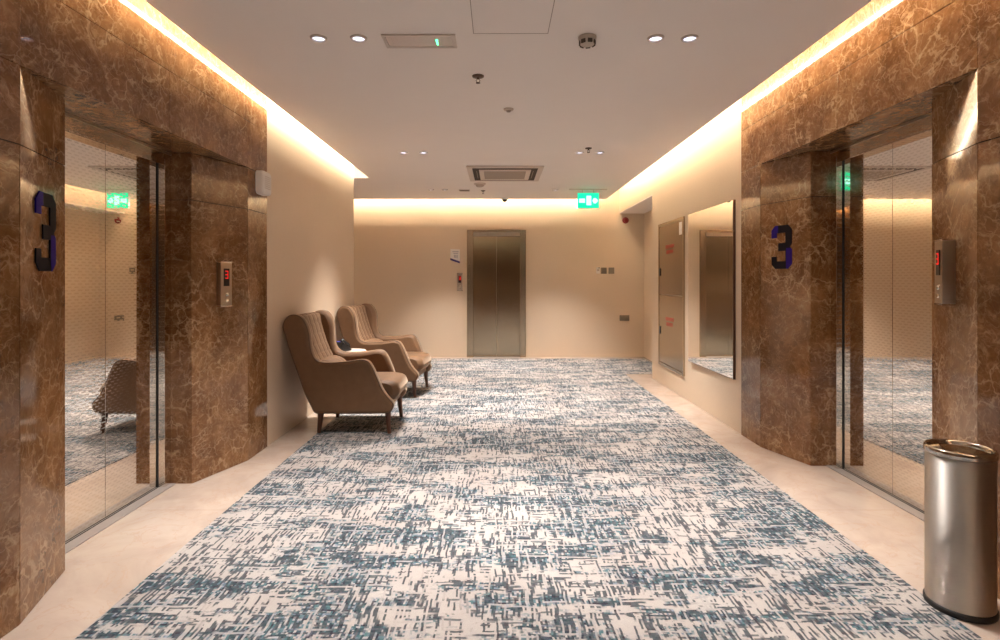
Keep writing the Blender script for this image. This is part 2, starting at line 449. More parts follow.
# access panel in the ceiling: shadow gap frame
ap = MB()
for a in ((-.140, -.136, 2.62, 3.045), (.279, .283, 2.62, 3.045), (-.136, .279, 3.041, 3.045), (-.136, .279, 2.62, 2.624)):
    ap.box(a[0], a[1], a[2], a[3], HC - .0012, HC + .001)
tr = ap.build('trim_4', 'filt'); tag(tr, 'thin dark gap round the square ceiling access panel', 'access panel gap', kind='structure')

# ------------------------------------------------------------------ marble lift surrounds
def frame_mat(p0, p1):
    """frame on the vertical face from p0 to p1: x along, y into the wall, z up; -y looks out"""
    d = Vector((p1[0] - p0[0], p1[1] - p0[1], 0)); L = d.length; d.normalize()
    n = Vector((-d.y, d.x, 0))
    return Matrix(((d.x, n.x, 0, p0[0]), (d.y, n.y, 0, p0[1]), (0, 0, 1, 0), (0, 0, 0, 1))), L
def surround(name, s, X0, XN, X1, X2, ya, yb, yc, yd, ynear, yend, soff, rows, joint, wallx, label):
    """s=-1 left, +1 right. outer face X0, splay inner X1, reveal end X2; ya..yb near splay, yc..yd far splay"""
    mb = MB(); g = .0018; T = .02
    def tile(p0, p1, z0, z1, tilt=.0022):
        if s > 0: p0, p1 = p1, p0
        Mx, L = frame_mat(p0, p1)
        # orient so local -y looks into the corridor
        mid = Vector(((p0[0] + p1[0]) / 2, (p0[1] + p1[1]) / 2, (z0 + z1) / 2))
        R = Matrix.Translation(mid) @ Matrix.Rotation(random.uniform(-tilt, tilt), 4, 'Z') @ Matrix.Rotation(random.uniform(-tilt, tilt), 4, Vector((Mx[0][0], Mx[1][0], 0))) @ Matrix.Translation(-mid)
        mb.box(g, L - g, 0, T, z0 + g, z1 - g, R @ Mx)
    # left: along +y direction has normal n=(-dy,dx) = (-1,0) => into wall. right: reversed
    zs = rows
    def column(p0, p1):
        for a, b in zip(zs[:-1], zs[1:]): tile(p0, p1, a, b)
    near = [ynear, (ynear + ya) / 2 - .4, ya]
    for a, b in zip(near[:-1], near[1:]): column((X0, a), (X0, b))
    column((X0, ya), (XN, yb)); column((XN, yb), (X2, yb))
    column((X2, yc), (X1, yc)); column((X1, yc), (X0, yd)); column((X0, yd), (X0, yend))
    # lintel: two courses above the opening
    ys = [ynear, ya, (ya + yd) / 2 + .0, yd, yend]
    for a, b in zip(ys[:-1], ys[1:]): tile((X0, a), (X0, b), soff, joint, .001)
    ys = [ynear, .9, ya - .1, yc - .45 if s < 0 else yc - 1.0, yend]
    for a, b in zip(ys[:-1], ys[1:]): tile((X0, a), (X0, b), joint, TOP, .001)
    # soffit slab over the opening
    xs = (min(X0, X2) - (.0 if s < 0 else -.0), max(X0, X2))
    x0, x1 = (X2 - .05, X0 - .021) if s < 0 else (X0 + .021, X2 + .05)
    mb.slab([(x0, ya), (x1, ya), (x1, yd), (x0, yd)], soff + .0005, soff + .02)
    # end return beside the plain wall
    xa, xb = sorted((X0, wallx - s * -.0 + s * .1))
    # core behind the tiles
    core = MB()
    o = mb.build(name, 'marble', None, .0012)
    tag(o, label, 'lift surround', kind='structure')
    # rough core behind, so that nothing shows through the joints
    def cbox(y0, y1, xin, z0, z1):
        a, b = sorted((xin, s * 2.75)); core.box(a, b, y0, y1, z0, z1)
    cbox(ynear, ya, X0 + s * .021, 0, TOP); cbox(yd, yend, X0 + s * .021, 0, TOP); cbox(ya, yd, X0 + s * .021, soff + .021, TOP)
    P1 = [(X0 + s * .021, ya), (XN + s * .021, yb - .021), (X2, yb - .021), (s * 2.75, yb - .021), (s * 2.75, ya)]
    P2 = [(X0 + s * .021, yd), (X1 + s * .021, yc + .021), (X2, yc + .021), (s * 2.75, yc + .021), (s * 2.75, yd)]
    core.slab(P1 if s > 0 else P1[::-1], 0, soff); core.slab(P2[::-1] if s > 0 else P2, 0, soff)
    core.box(*sorted((s * 2.55, s * 2.7)), yb - .03, yc + .03, 0, soff + .02)
    core.build('backing', 'dark', o)
    return o
surround('trim_1', -1, -1.870, -2.012, -2.030, -2.17, 2.113, 2.510, 3.575, 4.036, YN, 4.375, 2.19, [0, 1.88, 2.19], 2.54, XL,
         'brown veined marble surround of the left lift')
surround('trim_2', 1, 2.120, 2.265, 2.270, 2.42, 2.386, 2.820, 3.920, 4.363, YN, 4.71, 2.285, [0, 1.955, 2.285], 2.645, XR,
         'brown veined marble surround of the right lift')

# ------------------------------------------------------------------ side lift doors
def side_door(name, s, xd, xj, xs, y0, y1, hd, hs, label):
    """xd door face, xj jamb face, xs sill edge, y0..y1 opening, hd door top, hs soffit"""
    cy = (y0 + y1) / 2
    r = empty(name, (xd, cy, 0), 0, label, 'lift door', kind='structure')
    def B(x0, x1, a, b, z0, z1): 
        lo, hi = sorted((x0 - xd, x1 - xd)); return (lo, hi, a - cy, b - cy, z0, z1)
    jw = .07
    for a, b in ((y0 + jw * .35, cy - .0012), (cy + .0012, y1 - jw * .35)):
        p = MB().box(*B(xd, xd + s * .035, a, b, .008, hd + .02)).build('door_panel', 'etched', r, .0012)
    fr = MB()
    fr.box(*B(xj, xd + s * .10, y1 - jw, y1 - .0015, 0, hs - .001))
    fr.box(*B(xj, xd + s * .10, y0 + .0015, y0 + jw, 0, hs - .001))
    fr.box(*B(xj, xd + s * .10, y0 + jw, y1 - jw, hd, hs - .001))
    f = fr.build('door_frame', 'etched', r, .001)
    MB().box(*B(xd - s * .005, xd, y1 - jw - .007, y1 - jw - .0005, .007, hd)).build('door_gap_shade', 'rubber_and_gap', r)  # black strip standing in for the shaded gap between door and jamb
    tr = MB().box(*B(xj - s * .003, xj - s * .0002, y0 + .003, y1 - .003, hs - .018, hs - .002)).build('head_trim', 'satin', f)
    MB().box(*B(xd + s * .036, xd + s * .05, y0 + .02, y1 - .02, .0, hd + .02)).build('shaft_lining', 'dark', r)
    sl = MB()
    sl.box(*B(xs, xd + s * .04, y0 + .004, y1 - .004, .0005, .006))
    so = sl.build('sill', 'sill', r, .001)
    gr = MB()
    for k in range(1):
        xx = xd - s * .012; gr.box(*B(xx, xx + s * .008, y0 + .01, y1 - .01, .006, .0066))
    gr.build('sill_groove', 'dark', so)
    return r
side_door('door_1', -1, -2.212, -2.163, -2.13, 2.510, 3.575, 2.095, 2.19, 'mirror steel lift door with etched dashes in left wall')
side_door('door_2', 1, 2.462, 2.413, 2.38, 2.820, 3.920, 2.185, 2.285, 'mirror steel lift door with etched dashes in right wall')

# back lift door
r = empty('door_3', (-.027, YB, 0), 0, 'brushed bronze steel lift door in the end wall', 'lift door', kind='structure')
W2, H2 = .517, 2.227
fr = MB().box(-W2, -.405, -.035, 0, 0, H2).box(.412, W2, -.035, 0, 0, H2).box(-.405, .412, -.035, 0, 2.115, H2)
f = fr.build('door_frame', 'steel_frame', r, .004)
MB().box(-.405, .412, -.0362, -.0351, 2.118, 2.185).build('head_lit_band', 'satin', f)  # paler strip paints the brightly lit band along the frame head
for a, b in ((-.405, -.0012), (.0012, .412)):
    MB().box(a, b, -.014, -.001, .006, 2.115).build('door_panel', 'steel_door', r, .001)
MB().box(-.40, .41, -.12, -.001, .0005, .005).build('sill', 'sill', r, .001)

# ------------------------------------------------------------------ numerals
def bezier_three():
    """block '3', ~.21 wide, .335 high, centred"""
    w, h, t = .095, .1675, .058
    c = .035
    o = [(-w, h - c), (-w + c, h), (w - c, h), (w, h - c), (w, .022), (w - .02, 0), (w, -.022), (w, -h + c), (w - c, -h), (-w + c, -h), (-w, -h + c),
         (-w, -h + .095), (-w + t * .85, -h + .095), (-w + t * .85, -h + t), (w - t, -h + t), (w - t, -.031), (-.03, -.031), (-.03, .031), (w - t, .031), (w - t, h - t),
         (-w + t * .85, h - t), (-w + t * .85, h - .095), (-w, h - .095)]
    return o
def numeral(face, t, z, rz, label):
    (xa, ya), (xb, yb) = face
    p = (xa + (xb - xa) * t, ya + (yb - ya) * t)
    o = MB().prism(bezier_three(), -.007, -.001).build('floor_number', 'numeral', None, .0015, (p[0], p[1], z), rz)
    # lift it just off the stone
    tag(o, label, 'floor number', 'raised floor numbers beside the lifts'); return o
LN = ((-1.87, 2.113), (-2.012, 2.51)); LF = ((-2.03, 3.575), (-1.87, 4.036))
RN = ((2.12, 2.386), (2.27, 2.82)); RF = ((2.27, 3.92), (2.12, 4.363))
def ang(face, s):
    (xa, ya), (xb, yb) = face
    d = Vector((xb - xa, yb - ya)).normalized()
    n = Vector((d.y, -d.x)) if s < 0 else Vector((-d.y, d.x))
    return math.atan2(n.x, -n.y)
numeral(LN, .50, 1.555, ang(LN, -1), 'black and blue raised number 3 on marble before the left lift')
numeral(RF, .546, 1.604, ang(RF, 1), 'dark raised number 3 on marble beyond the right lift')

# ------------------------------------------------------------------ call panels
def seg3(mb, cx, cz, w, h, t, y0, y1):
    mb.box(cx - w, cx + w, y0, y1, cz + h - t, cz + h); mb.box(cx - w, cx + w, y0, y1, cz - t / 2, cz + t / 2); mb.box(cx - w, cx + w, y0, y1, cz - h, cz - h + t)
    mb.box(cx + w - t, cx + w, y0, y1, cz - h, cz + h)
def call_panel(face, t, z, rz, label, w=.10, h=.31, d=.035, p=None, chrome_caps=True):
    if p is None:
        (xa, ya), (xb, yb) = face; p = (xa + (xb - xa) * t, ya + (yb - ya) * t)
    r = empty('lift_call_panel', (p[0], p[1], z), rz, label, 'call panel', 'lift call panels')
    a, c = w / 2, h / 2
    MB().rbox(-a, a, -c, c, -d, -.001, .006, .003).build('body', 'satin', r)
    MB().box(-a - .001, a + .001, -d - .002, -.001, c - .004, c + .006).build('end_cap', 'chrome', r, .002)
    MB().box(-a - .001, a + .001, -d - .002, -.001, -c - .006, -c + .004).build('end_cap', 'chrome', r, .002)
    dp = MB().rbox(-a * .48, a * .50, -.015, c * .70, -d - .003, -d + .001, .003, .001).build('display', 'black', r)
    m = MB(); seg3(m, 0, c * .42, a * .26, c * .18, .0065, -d - .0042, -d - .003); m.build('digit', 'redseg', dp)
    for k in (0, 1):
        bz = -c * .48 - k * .040
        MB().lathe([(.0, .0), (.013, .0), (.013, .004), (.011, .006), (0, .006)], 20, Matrix.Translation((.004, -d + .0005, bz)) @ Matrix.Rotation(PI / 2, 4, 'X')).build('button', 'chrome', r)
    return r
call_panel(LF, .523, 1.322, ang(LF, -1), 'satin steel call panel with red 3 beyond the left lift')
call_panel(RN, .53, 1.388, ang(RN, 1), 'satin steel call panel jutting from marble before the right lift', .085, .31, .055)
call_panel(None, 0, 1.317, 0, 'small call panel with red display beside the end wall lift', .098, .30, .03, (-.668, YB))

# ------------------------------------------------------------------ white speaker on the left marble edge
r = empty('wall_speaker', (-1.870, 4.245, 2.11), PI / 2, 'white rounded plastic speaker box high on the left marble edge', 'speaker')
MB().rbox(-.085, .085, -.092, .092, -.058, -.001, .035, .018).build('housing', 'white', r)
m = MB()
for k in range(7): m.box(-.05, .06, -.0592, -.0578, -.045 + k * .015, -.040 + k * .015)
m.build('grille', 'beigep', r)

# ------------------------------------------------------------------ right wall: mirror, steel cabinet
rz = -PI / 2
r = empty('wall_mirror', (XR, 5.375, 1.265), rz - math.radians(-1.0), 'tall frameless mirror with dark wooden edge on right wall', 'mirror')
MB().rbox(-.545, .545, -.805, .805, -.030, -.006, .002, .001).build('frame', 'wood', r)
MB().box(-.540, .540, -.0325, -.0301, -.800, .800).build('mirror_glass', 'mirror', r)

r = empty('fire_hose_cabinet', (XR, 6.61, .254), rz, 'bronze steel wall cabinet with red lettering beyond the mirror', 'cabinet')
# local x runs towards the viewer's left->right on the wall (far -> near is -x.. +x)
W = .48; H = 1.82
fr = MB().box(-W, -W + .035, -.022, -.001, 0, H).box(W - .035, W, -.022, -.001, 0, H).box(-W + .035, W - .035, -.022, -.001, H - .035, H).box(-W + .035, W - .035, -.022, -.001, 0, .035)
fr.build('frame', 'steel_frame', r, .002)
def cdoor(z0, z1, lz, hz):
    d = MB().box(-W + .038, W - .038, -.018, -.002, z0, z1).build('cabinet_door', 'cabinet', r, .002)
    hx = -W + .075
    MB().rbox(hx - .012, hx + .012, hz - .05, hz + .05, -.028, -.018, .008, .003).build('handle', 'black', d)
    random.seed(int(z0 * 100) + 5)
    for row, (zz, n) in enumerate(((lz + .032, 9), (lz - .032, 7))):
        x = -.17 + (.03 if row else 0); m = MB()
        for k in range(n):
            ww = random.uniform(.018, .030); hh = .021
            m.box(x, x + .007, -.0192, -.018, zz - hh, zz + hh)
            j = random.random()
            m.box(x + .007, x + ww, -.0192, -.018, zz + hh - .008, zz + hh)
            if j > .3: m.box(x + .007, x + ww, -.0192, -.018, zz - .004, zz + .004)
            if j > .6: m.box(x + .007, x + ww, -.0192, -.018, zz - hh, zz - hh + .008)
            x += ww + .013
        m.build('lettering', 'redpaint', d)
    return d
d1 = cdoor(.915, H - .04, 1.475, 1.20); d2 = cdoor(.04, .905, .58, .45)
MB().box(W - .15, W - .055, -.0195, -.018, H - .20, H - .055).build('paper_notice', 'white', d1)

# ------------------------------------------------------------------ end wall fittings
def k_(px): return (px - 498) * YB / F
def h_(py): return CH + (280 - py) * YB / F
r = empty('wall_sign', (k_(455.2), YB, h_(256)), 0, 'white wall sign with slanted purple lower edge by end lift', 'sign')
MB().prism([(-.085, .125), (.082, .115), (.082, -.095), (-.085, -.035)], -.012, -.001).build('plate', 'white', r, .002)
MB().prism([(-.085, -.036), (.082, -.096), (.082, -.130), (-.085, -.072)], -.012, -.001).build('lower_band', 'purple', r, .001)
m = MB()
for k, (x0, x1, z) in enumerate(((-.05, .06, .075), (-.03, .05, .045))): m.box(x0, x1, -.0132, -.012, z - .006, z + .006)
m.box(-.02, -.006, -.0132, -.012, -.03, .02).box(.004, .018, -.0132, -.012, -.035, .02).box(.028, .042, -.0132, -.012, -.04, .02)
m.build('print', 'print', r)

r = empty('thermostat', (k_(598), YB, h_(270.5)), 0, 'small white wall controller left of two grey switches', 'thermostat')
MB().rbox(-.032, .032, -.055, .055, -.022, -.001, .006, .003).build('housing', 'white', r)
MB().lathe([(0, 0), (.010, 0), (.010, .004), (0, .004)], 16, Matrix.Translation((.014, -.0215, .046)) @ Matrix.Rotation(PI / 2, 4, 'X')).build('sensor', 'black', r)
MB().box(-.018, .018, -.0232, -.022, -.01, .022).build('screen', 'beigep', r)
def plate(name, px, py, w, h, n, label, cat, group=None):
    r = empty(name, (k_(px), YB, h_(py)), 0, label, cat, group)
    MB().rbox(-w, w, -h, h, -.010, -.001, .006, .002).build('faceplate', 'grey', r)
    for q in range(n):
        c = (q - (n - 1) / 2) * (2 * w / n)
        MB().rbox(c - w / n * .62, c + w / n * .62, -h * .6, h * .6, -.013, -.009, .004, .001).build('rocker' if cat == 'switch' else 'outlet', 'grey', r)
    return r
plate('wall_switch', 603.7, 270.7, .050, .055, 2, 'grey wall switch beside the white controller', 'switch', 'grey switches on the end wall')
plate('wall_switch', 611.3, 270.7, .050, .055, 1, 'grey wall switch second from the white controller', 'switch', 'grey switches on the end wall')
plate('power_socket', 624.4, 318, .085, .050, 2, 'grey double socket low on the end wall', 'socket')
r = empty('alarm_sounder', (2.235, YB, 2.394), 0, 'round red alarm sounder high on the end wall recess', 'alarm')
MB().lathe([(0, .001), (.055, .001), (.055, .02), (.046, .03), (0, .03)], 28, Matrix.Rotation(PI / 2, 4, 'X')).build('base', 'red', r)
MB().lathe([(0, .03), (.038, .03), (.035, .055), (.024, .062), (0, .064)], 28, Matrix.Rotation(PI / 2, 4, 'X')).build('horn', 'red', r)

# ------------------------------------------------------------------ exit sign
def exit_sign(x, y, zc, label):
    r = empty('exit_sign', (x, y, zc), 0, label, 'exit sign', 'hanging exit signs')
    w, h = .165, .118; top = HC - zc
    MB().rbox(-w, w, -h, h, -.018, .018, .006, .003).build('housing', 'white', r)
    for q in (-1, 1):
        R = Matrix.Rotation(0 if q < 0 else PI, 4, 'Z')
        fc = MB().box(-w + .004, w - .004, -.0202, -.018, -h + .004, h - .004, R).build('sign_face', 'green', r)
        m = MB()
        m.box(-.140, -.050, -.0216, -.0203, -.035, .028, R)
        m.box(-.028, .045, -.0216, -.0203, -.072, .072, R)
        m.prism([(.062, -.004), (.080, .032), (.105, .040), (.135, .018), (.150, -.004), (.135, -.026), (.105, -.048), (.080, -.040)], -.0216, -.0203, R)
        m.build('symbols', 'greenw', fc)
    for x_ in (-.085, .085): MB().tube([(x_, 0, h), (x_, 0, top - .004)], .004).build('hanging_rod', 'satin', r)
    MB().box(-.29, .29, -.022, .022, top - .012, top).build('mounting_plate', 'trimw', r, .002)
    return r
exit_sign(1.376, 8.25, 2.562, 'green illuminated exit sign hung from the ceiling near the end wall')
exit_sign(.45, .9, 2.590, 'green exit sign hanging above the viewer, mirrored in the right lift door jamb')

# ------------------------------------------------------------------ ceiling fittings
def downlight(x, y, label, first=None):
    if first is None:
        r = empty('downlight', (x, y, HC), 0, label, 'downlight', 'recessed ceiling downlights')
        MB().lathe([(.0345, -.0005), (.036, -.011), (.040, -.012), (.046, -.007), (.0485, 0), (.0345, 0)], 40, cap=False).build('trim_ring', 'trimw', r)
        MB().lathe([(0, -.0022), (.020, -.0020), (.0345, -.0006)], 32, cap=False).build('lens', 'lens', r)
        return r
    c = copy_tree(first); c.location = (x, y, HC); c['label'] = label; return c
spots = [(-1.03, 3.1, 'outermost bright downlight on the left before the emergency light'), (-.80, 3.1, 'bright downlight next to the emergency light fitting'),
         (.905, 3.1, 'bright right hand downlight nearer the grey detector'), (1.10, 3.1, 'bright right hand downlight nearest the right wall slot'),
         (-1.03, 5.88, 'dim left downlight of middle row nearest left wall'), (-.81, 5.88, 'dim left downlight of middle row nearer the air conditioner'),
         (.89, 5.88, 'dim right downlight of middle row nearer the sprinkler'), (1.11, 5.88, 'dim right downlight of middle row nearest right wall'),
         (-1.03, 8.3, 'far left downlight by end wall nearest the side passage'), (-.82, 8.3, 'far left downlight by end wall beside the small vent'),
         (.88, 8.3, 'far right downlight by end wall left of exit sign')]
d0 = None
for x, y, lb in spots:
    d = downlight(x, y, lb, d0); d0 = d0 or d

r = empty('emergency_light', (-.452, 3.135, HC), 0, 'flush rectangular emergency light with green indicator in ceiling', 'emergency light')
m = MB()
for a in ((-.21, .21, -.085, -.068), (-.21, .21, .068, .085), (-.21, -.19, -.068, .068), (.19, .21, -.068, .068)): m.box(a[0], a[1], a[2], a[3], -.010, 0)
m.build('trim_frame', 'trimw', r, .003)
MB().box(-.19, .19, -.068, .068, -.006, 0).build('diffuser', 'clear', r, .002)
for x in (-.172, .172): MB().box(x - .012, x + .012, -.05, .05, -.0075, -.006).build('end_clip', 'beigep', r)
MB().lathe([(0, -.012), (.006, -.010), (.008, -.006)], 16, Matrix.Translation((.098, -.02, 0)), cap=False).build('indicator', 'greenled', r)
MB().box(.094, .102, -.015, .045, -.0072, -.006).build('indicator_streak', 'greenled', r)  # glowing strip standing in for the streak of green light from the indicator

def lathe_thing(name, x, y, parts, label, cat, group=None):
    r = empty(name, (x, y, HC), 0, label, cat, group)
    for pn, prof, mt in parts: MB().lathe(prof, 32).build(pn, mt, r)
    return r
# grey detector with dark slots
r = lathe_thing('ceiling_detector', .511, 3.09, [('base', [(0, 0), (.052, 0), (.052, -.012), (.046, -.018), (.044, -.034), (.038, -.044), (0, -.046)], 'beigep')],
                'beige round detector with dark slots on the near ceiling', 'detector')
m = MB()
for k in range(7):
    a = 2 * PI * k / 7 + .2
    m.box(-.013, .013, -.0465, -.041, -.046, -.024, Matrix.Rotation(a, 4, 'Z'))
m.build('slot', 'vent', r)
def sprinkler(x, y, label, s=1.0):
    r = empty('sprinkler_head', (x, y, HC), 0, label, 'sprinkler', 'ceiling sprinkler heads')
    MB().lathe([(0, 0), (.036 * s, 0), (.034 * s, -.006), (.020 * s, -.010), (0, -.010)], 28).build('escutcheon', 'bronze', r)
    m = MB(); m.lathe([(0, -.010), (.008, -.010), (.008, -.022), (0, -.022)], 16)
    for q in (-1, 1): m.tube([(q * .006, 0, -.020), (q * .014, 0, -.032), (q * .004, 0, -.046)], .0022, 6)
    m.build('frame_arm', 'bronze', r)
    MB().lathe([(0, -.046), (.015, -.046), (.015, -.049), (0, -.049)], 20).build('deflector', 'bronze', r)
    return r
sprinkler(-.136, 3.68, 'dark bronze sprinkler head alone in the near ceiling', 1.15)
sprinkler(.953, 5.69, 'bronze sprinkler head between the right middle downlights')
sprinkler(-.232, 8.40, 'small sprinkler head beyond the air conditioner by smoke detector')
lathe_thing('ceiling_sensor', .0855, 4.39, [('base', [(0, 0), (.042, 0), (.040, -.008), (.026, -.014), (0, -.015)], 'beigep'), ('dome', [(0, -.015), (.02, -.015), (.016, -.024), (0, -.027)], 'filt')],
            'small beige disc sensor at the middle of the ceiling', 'sensor')
lathe_thing('smoke_detector', -.262, 7.78, [('base', [(0, 0), (.085, 0), (.085, -.014), (.075, -.02), (0, -.02)], 'trimw'), ('chamber', [(0, -.02), (.06, -.02), (.052, -.045), (.03, -.052), (0, -.053)], 'beigep')],
            'pale round smoke detector just beyond the air conditioner', 'smoke detector')
r = empty('ceiling_vent', (-.52, 8.36, HC), 0, 'small dark ceiling vent left of the smoke detector', 'vent')
MB().box(-.085, .085, -.06, .06, -.008, 0).build('frame', 'beigep', r, .002)
m = MB()
for k in range(4): m.box(-.072, .072, -.047 + k * .026, -.032 + k * .026, -.0092, -.008)
m.build('louvre', 'vent', r)
lathe_thing('dome_camera', .112, 9.16, [('base', [(0, 0), (.055, 0), (.055, -.018), (.048, -.026), (0, -.026)], 'white'), ('dome', [(0, -.026), (.043, -.026), (.040, -.042), (.028, -.058), (.012, -.066), (0, -.068)], 'black')],
            'black dome camera on the ceiling edge above the end lift', 'camera')
# cassette air conditioner
r = empty('air_conditioner', (.088, 7.03, HC), 0, 'square four way cassette air conditioner in the ceiling', 'air conditioner')
m = MB(); a = .475
def ringbox(m, o, i, z0, z1):
    m.box(-o, o, -o, -i, z0, z1); m.box(-o, o, i, o, z0, z1); m.box(-o, -i, -i, i, z0, z1); m.box(i, o, -i, i, z0, z1)
ringbox(m, a, .405, -.022, 0); m.build('panel', 'trimw', r, .010)
m = MB(); ringbox(m, .405, .325, -.020, 0); m.build('air_slot', 'vent', r)
for k in range(4):
    MB().box(-.25, .25, .352, .362, -.0204, -.014, Matrix.Rotation(k * PI / 2, 4, 'Z')).build('flap', 'filt', r, .003)
m = MB(); ringbox(m, .325, .265, -.030, 0); g_ = m.build('inner_frame', 'trimw', r, .006)
MB().box(-.265, .265, -.265, .265, -.026, 0).build('intake_grille', 'filt', r)

# ------------------------------------------------------------------ steel bin
r = empty('waste_bin', (1.907, 2.230, 0), 0, 'brushed steel cylindrical waste bin beside the right lift marble', 'bin')
MB().lathe([(0, .004), (.1195, .004), (.1205, .010), (.1205, .022), (.116, .028), (0, .028)], 64).build('base_ring', 'rubber_and_gap', r)
MB().lathe([(0, .02), (.1145, .02), (.1145, .632), (0, .632)], 72, cap=False).build('body', 'bin', r)
MB().lathe([(.112, .632), (.1165, .632), (.119, .637), (.119, .656), (.116, .6615), (.109, .6615), (.106, .654), (.104, .648)], 72, cap=False).build('rim', 'rimsteel', r)
MB().lathe([(.1045, .6485), (.085, .652), (.05, .655), (0, .656)], 64, cap=False).build('lid', 'lidsteel', r)

# ------------------------------------------------------------------ armchairs
def catmull(pts, per=5, closed=True):
    out = []; n = len(pts)
    for i in range(n if closed else n - 1):
        if closed: p0, p1, p2, p3 = (pts[(i + k - 1) % n] for k in range(4))
        else: p0, p1, p2, p3 = (pts[min(max(i + k - 1, 0), n - 1)] for k in range(4))
        for j in range(per):
            t = j / per
            out.append(tuple(.5 * (2 * b + (-a + c) * t + (2 * a - 5 * b + 4 * c - d) * t * t + (-a + 3 * b - 3 * c + d) * t ** 3) for a, b, c, d in zip(p0, p1, p2, p3)))
    if not closed: out.append(tuple(pts[-1]))
    return out
SIDE = [(-.497, .935), (-.485, .995), (-.45, 1.038), (-.40, 1.052), (-.335, 1.03), (-.29, .965), (-.268, .89), (-.262, .80), (-.25, .72), (-.215, .662), (-.14, .635),
        (.04, .642), (.17, .660), (.235, .645), (.275, .59), (.315, .50), (.35, .415), (.395, .345), (.445, .29), (.452, .25), (.42, .200), (.33, .193),
        (.05, .190), (-.15, .192), (-.225, .198), (-.262, .26), (-.31, .36), (-.375, .55), (-.43, .71), (-.475, .86)]
def side_rings(T=.105):
    out = catmull(SIDE, 4); n = len(out)
    nor = []
    for i in range(n):
        a = Vector(out[i - 1]); b = Vector(out[(i + 1) % n]); t = (b - a).normalized(); nor.append(Vector((t.y, -t.x)))
    # make sure normals point inwards
    area = sum(out[i][0] * out[(i + 1) % n][1] - out[(i + 1) % n][0] * out[i][1] for i in range(n)) / 2
    sgn = -1 if area > 0 else 1
    def ring(d): return [(p[0] + q.x * d * sgn, p[1] + q.y * d * sgn) for p, q in zip(out, nor)]
    return ring, n
def side_panel(mb, ys, mirror):
    """outer face at y=ys (towards -y when mirror is 1)"""
    ring, n = side_rings()
    T = .115
    prof = [(0.020, .024), (.006, .012), (0, .003), (0.0, .0), (0, .0)]
    prof = [(.0, .026), (.004, .012), (.014, .003), (.028, 0), (T - .040, 0), (T - .022, .004), (T - .008, .016), (T, .034)]
    vs = []; fs = []
    for y, d in prof:
        for x, z in ring(d):
            flare = .030 * max(0, (z - .25)) + (.030 * max(0, min(1, (x + .40) / .14)) * max(0, (z - .72)) / .3 if z > .72 else 0)
            vs.append((x, ys - mirror * flare + mirror * y, z))
    for i in range(len(prof) - 1):
        for k in range(n):
            a, b = i * n + k, i * n + (k + 1) % n
            fs.append((a, b, b + n, a + n) if mirror > 0 else (a, a + n, b + n, b))
    mb.add(vs, fs, True)
    mb.add(vs[:n], [tuple(range(n))[::-1] if mirror > 0 else tuple(range(n))], True)
    mb.add(vs[-n:], [tuple(range(n)) if mirror > 0 else tuple(range(n))[::-1]], True)
    return [vs[2 * n + k] for k in range(n)]
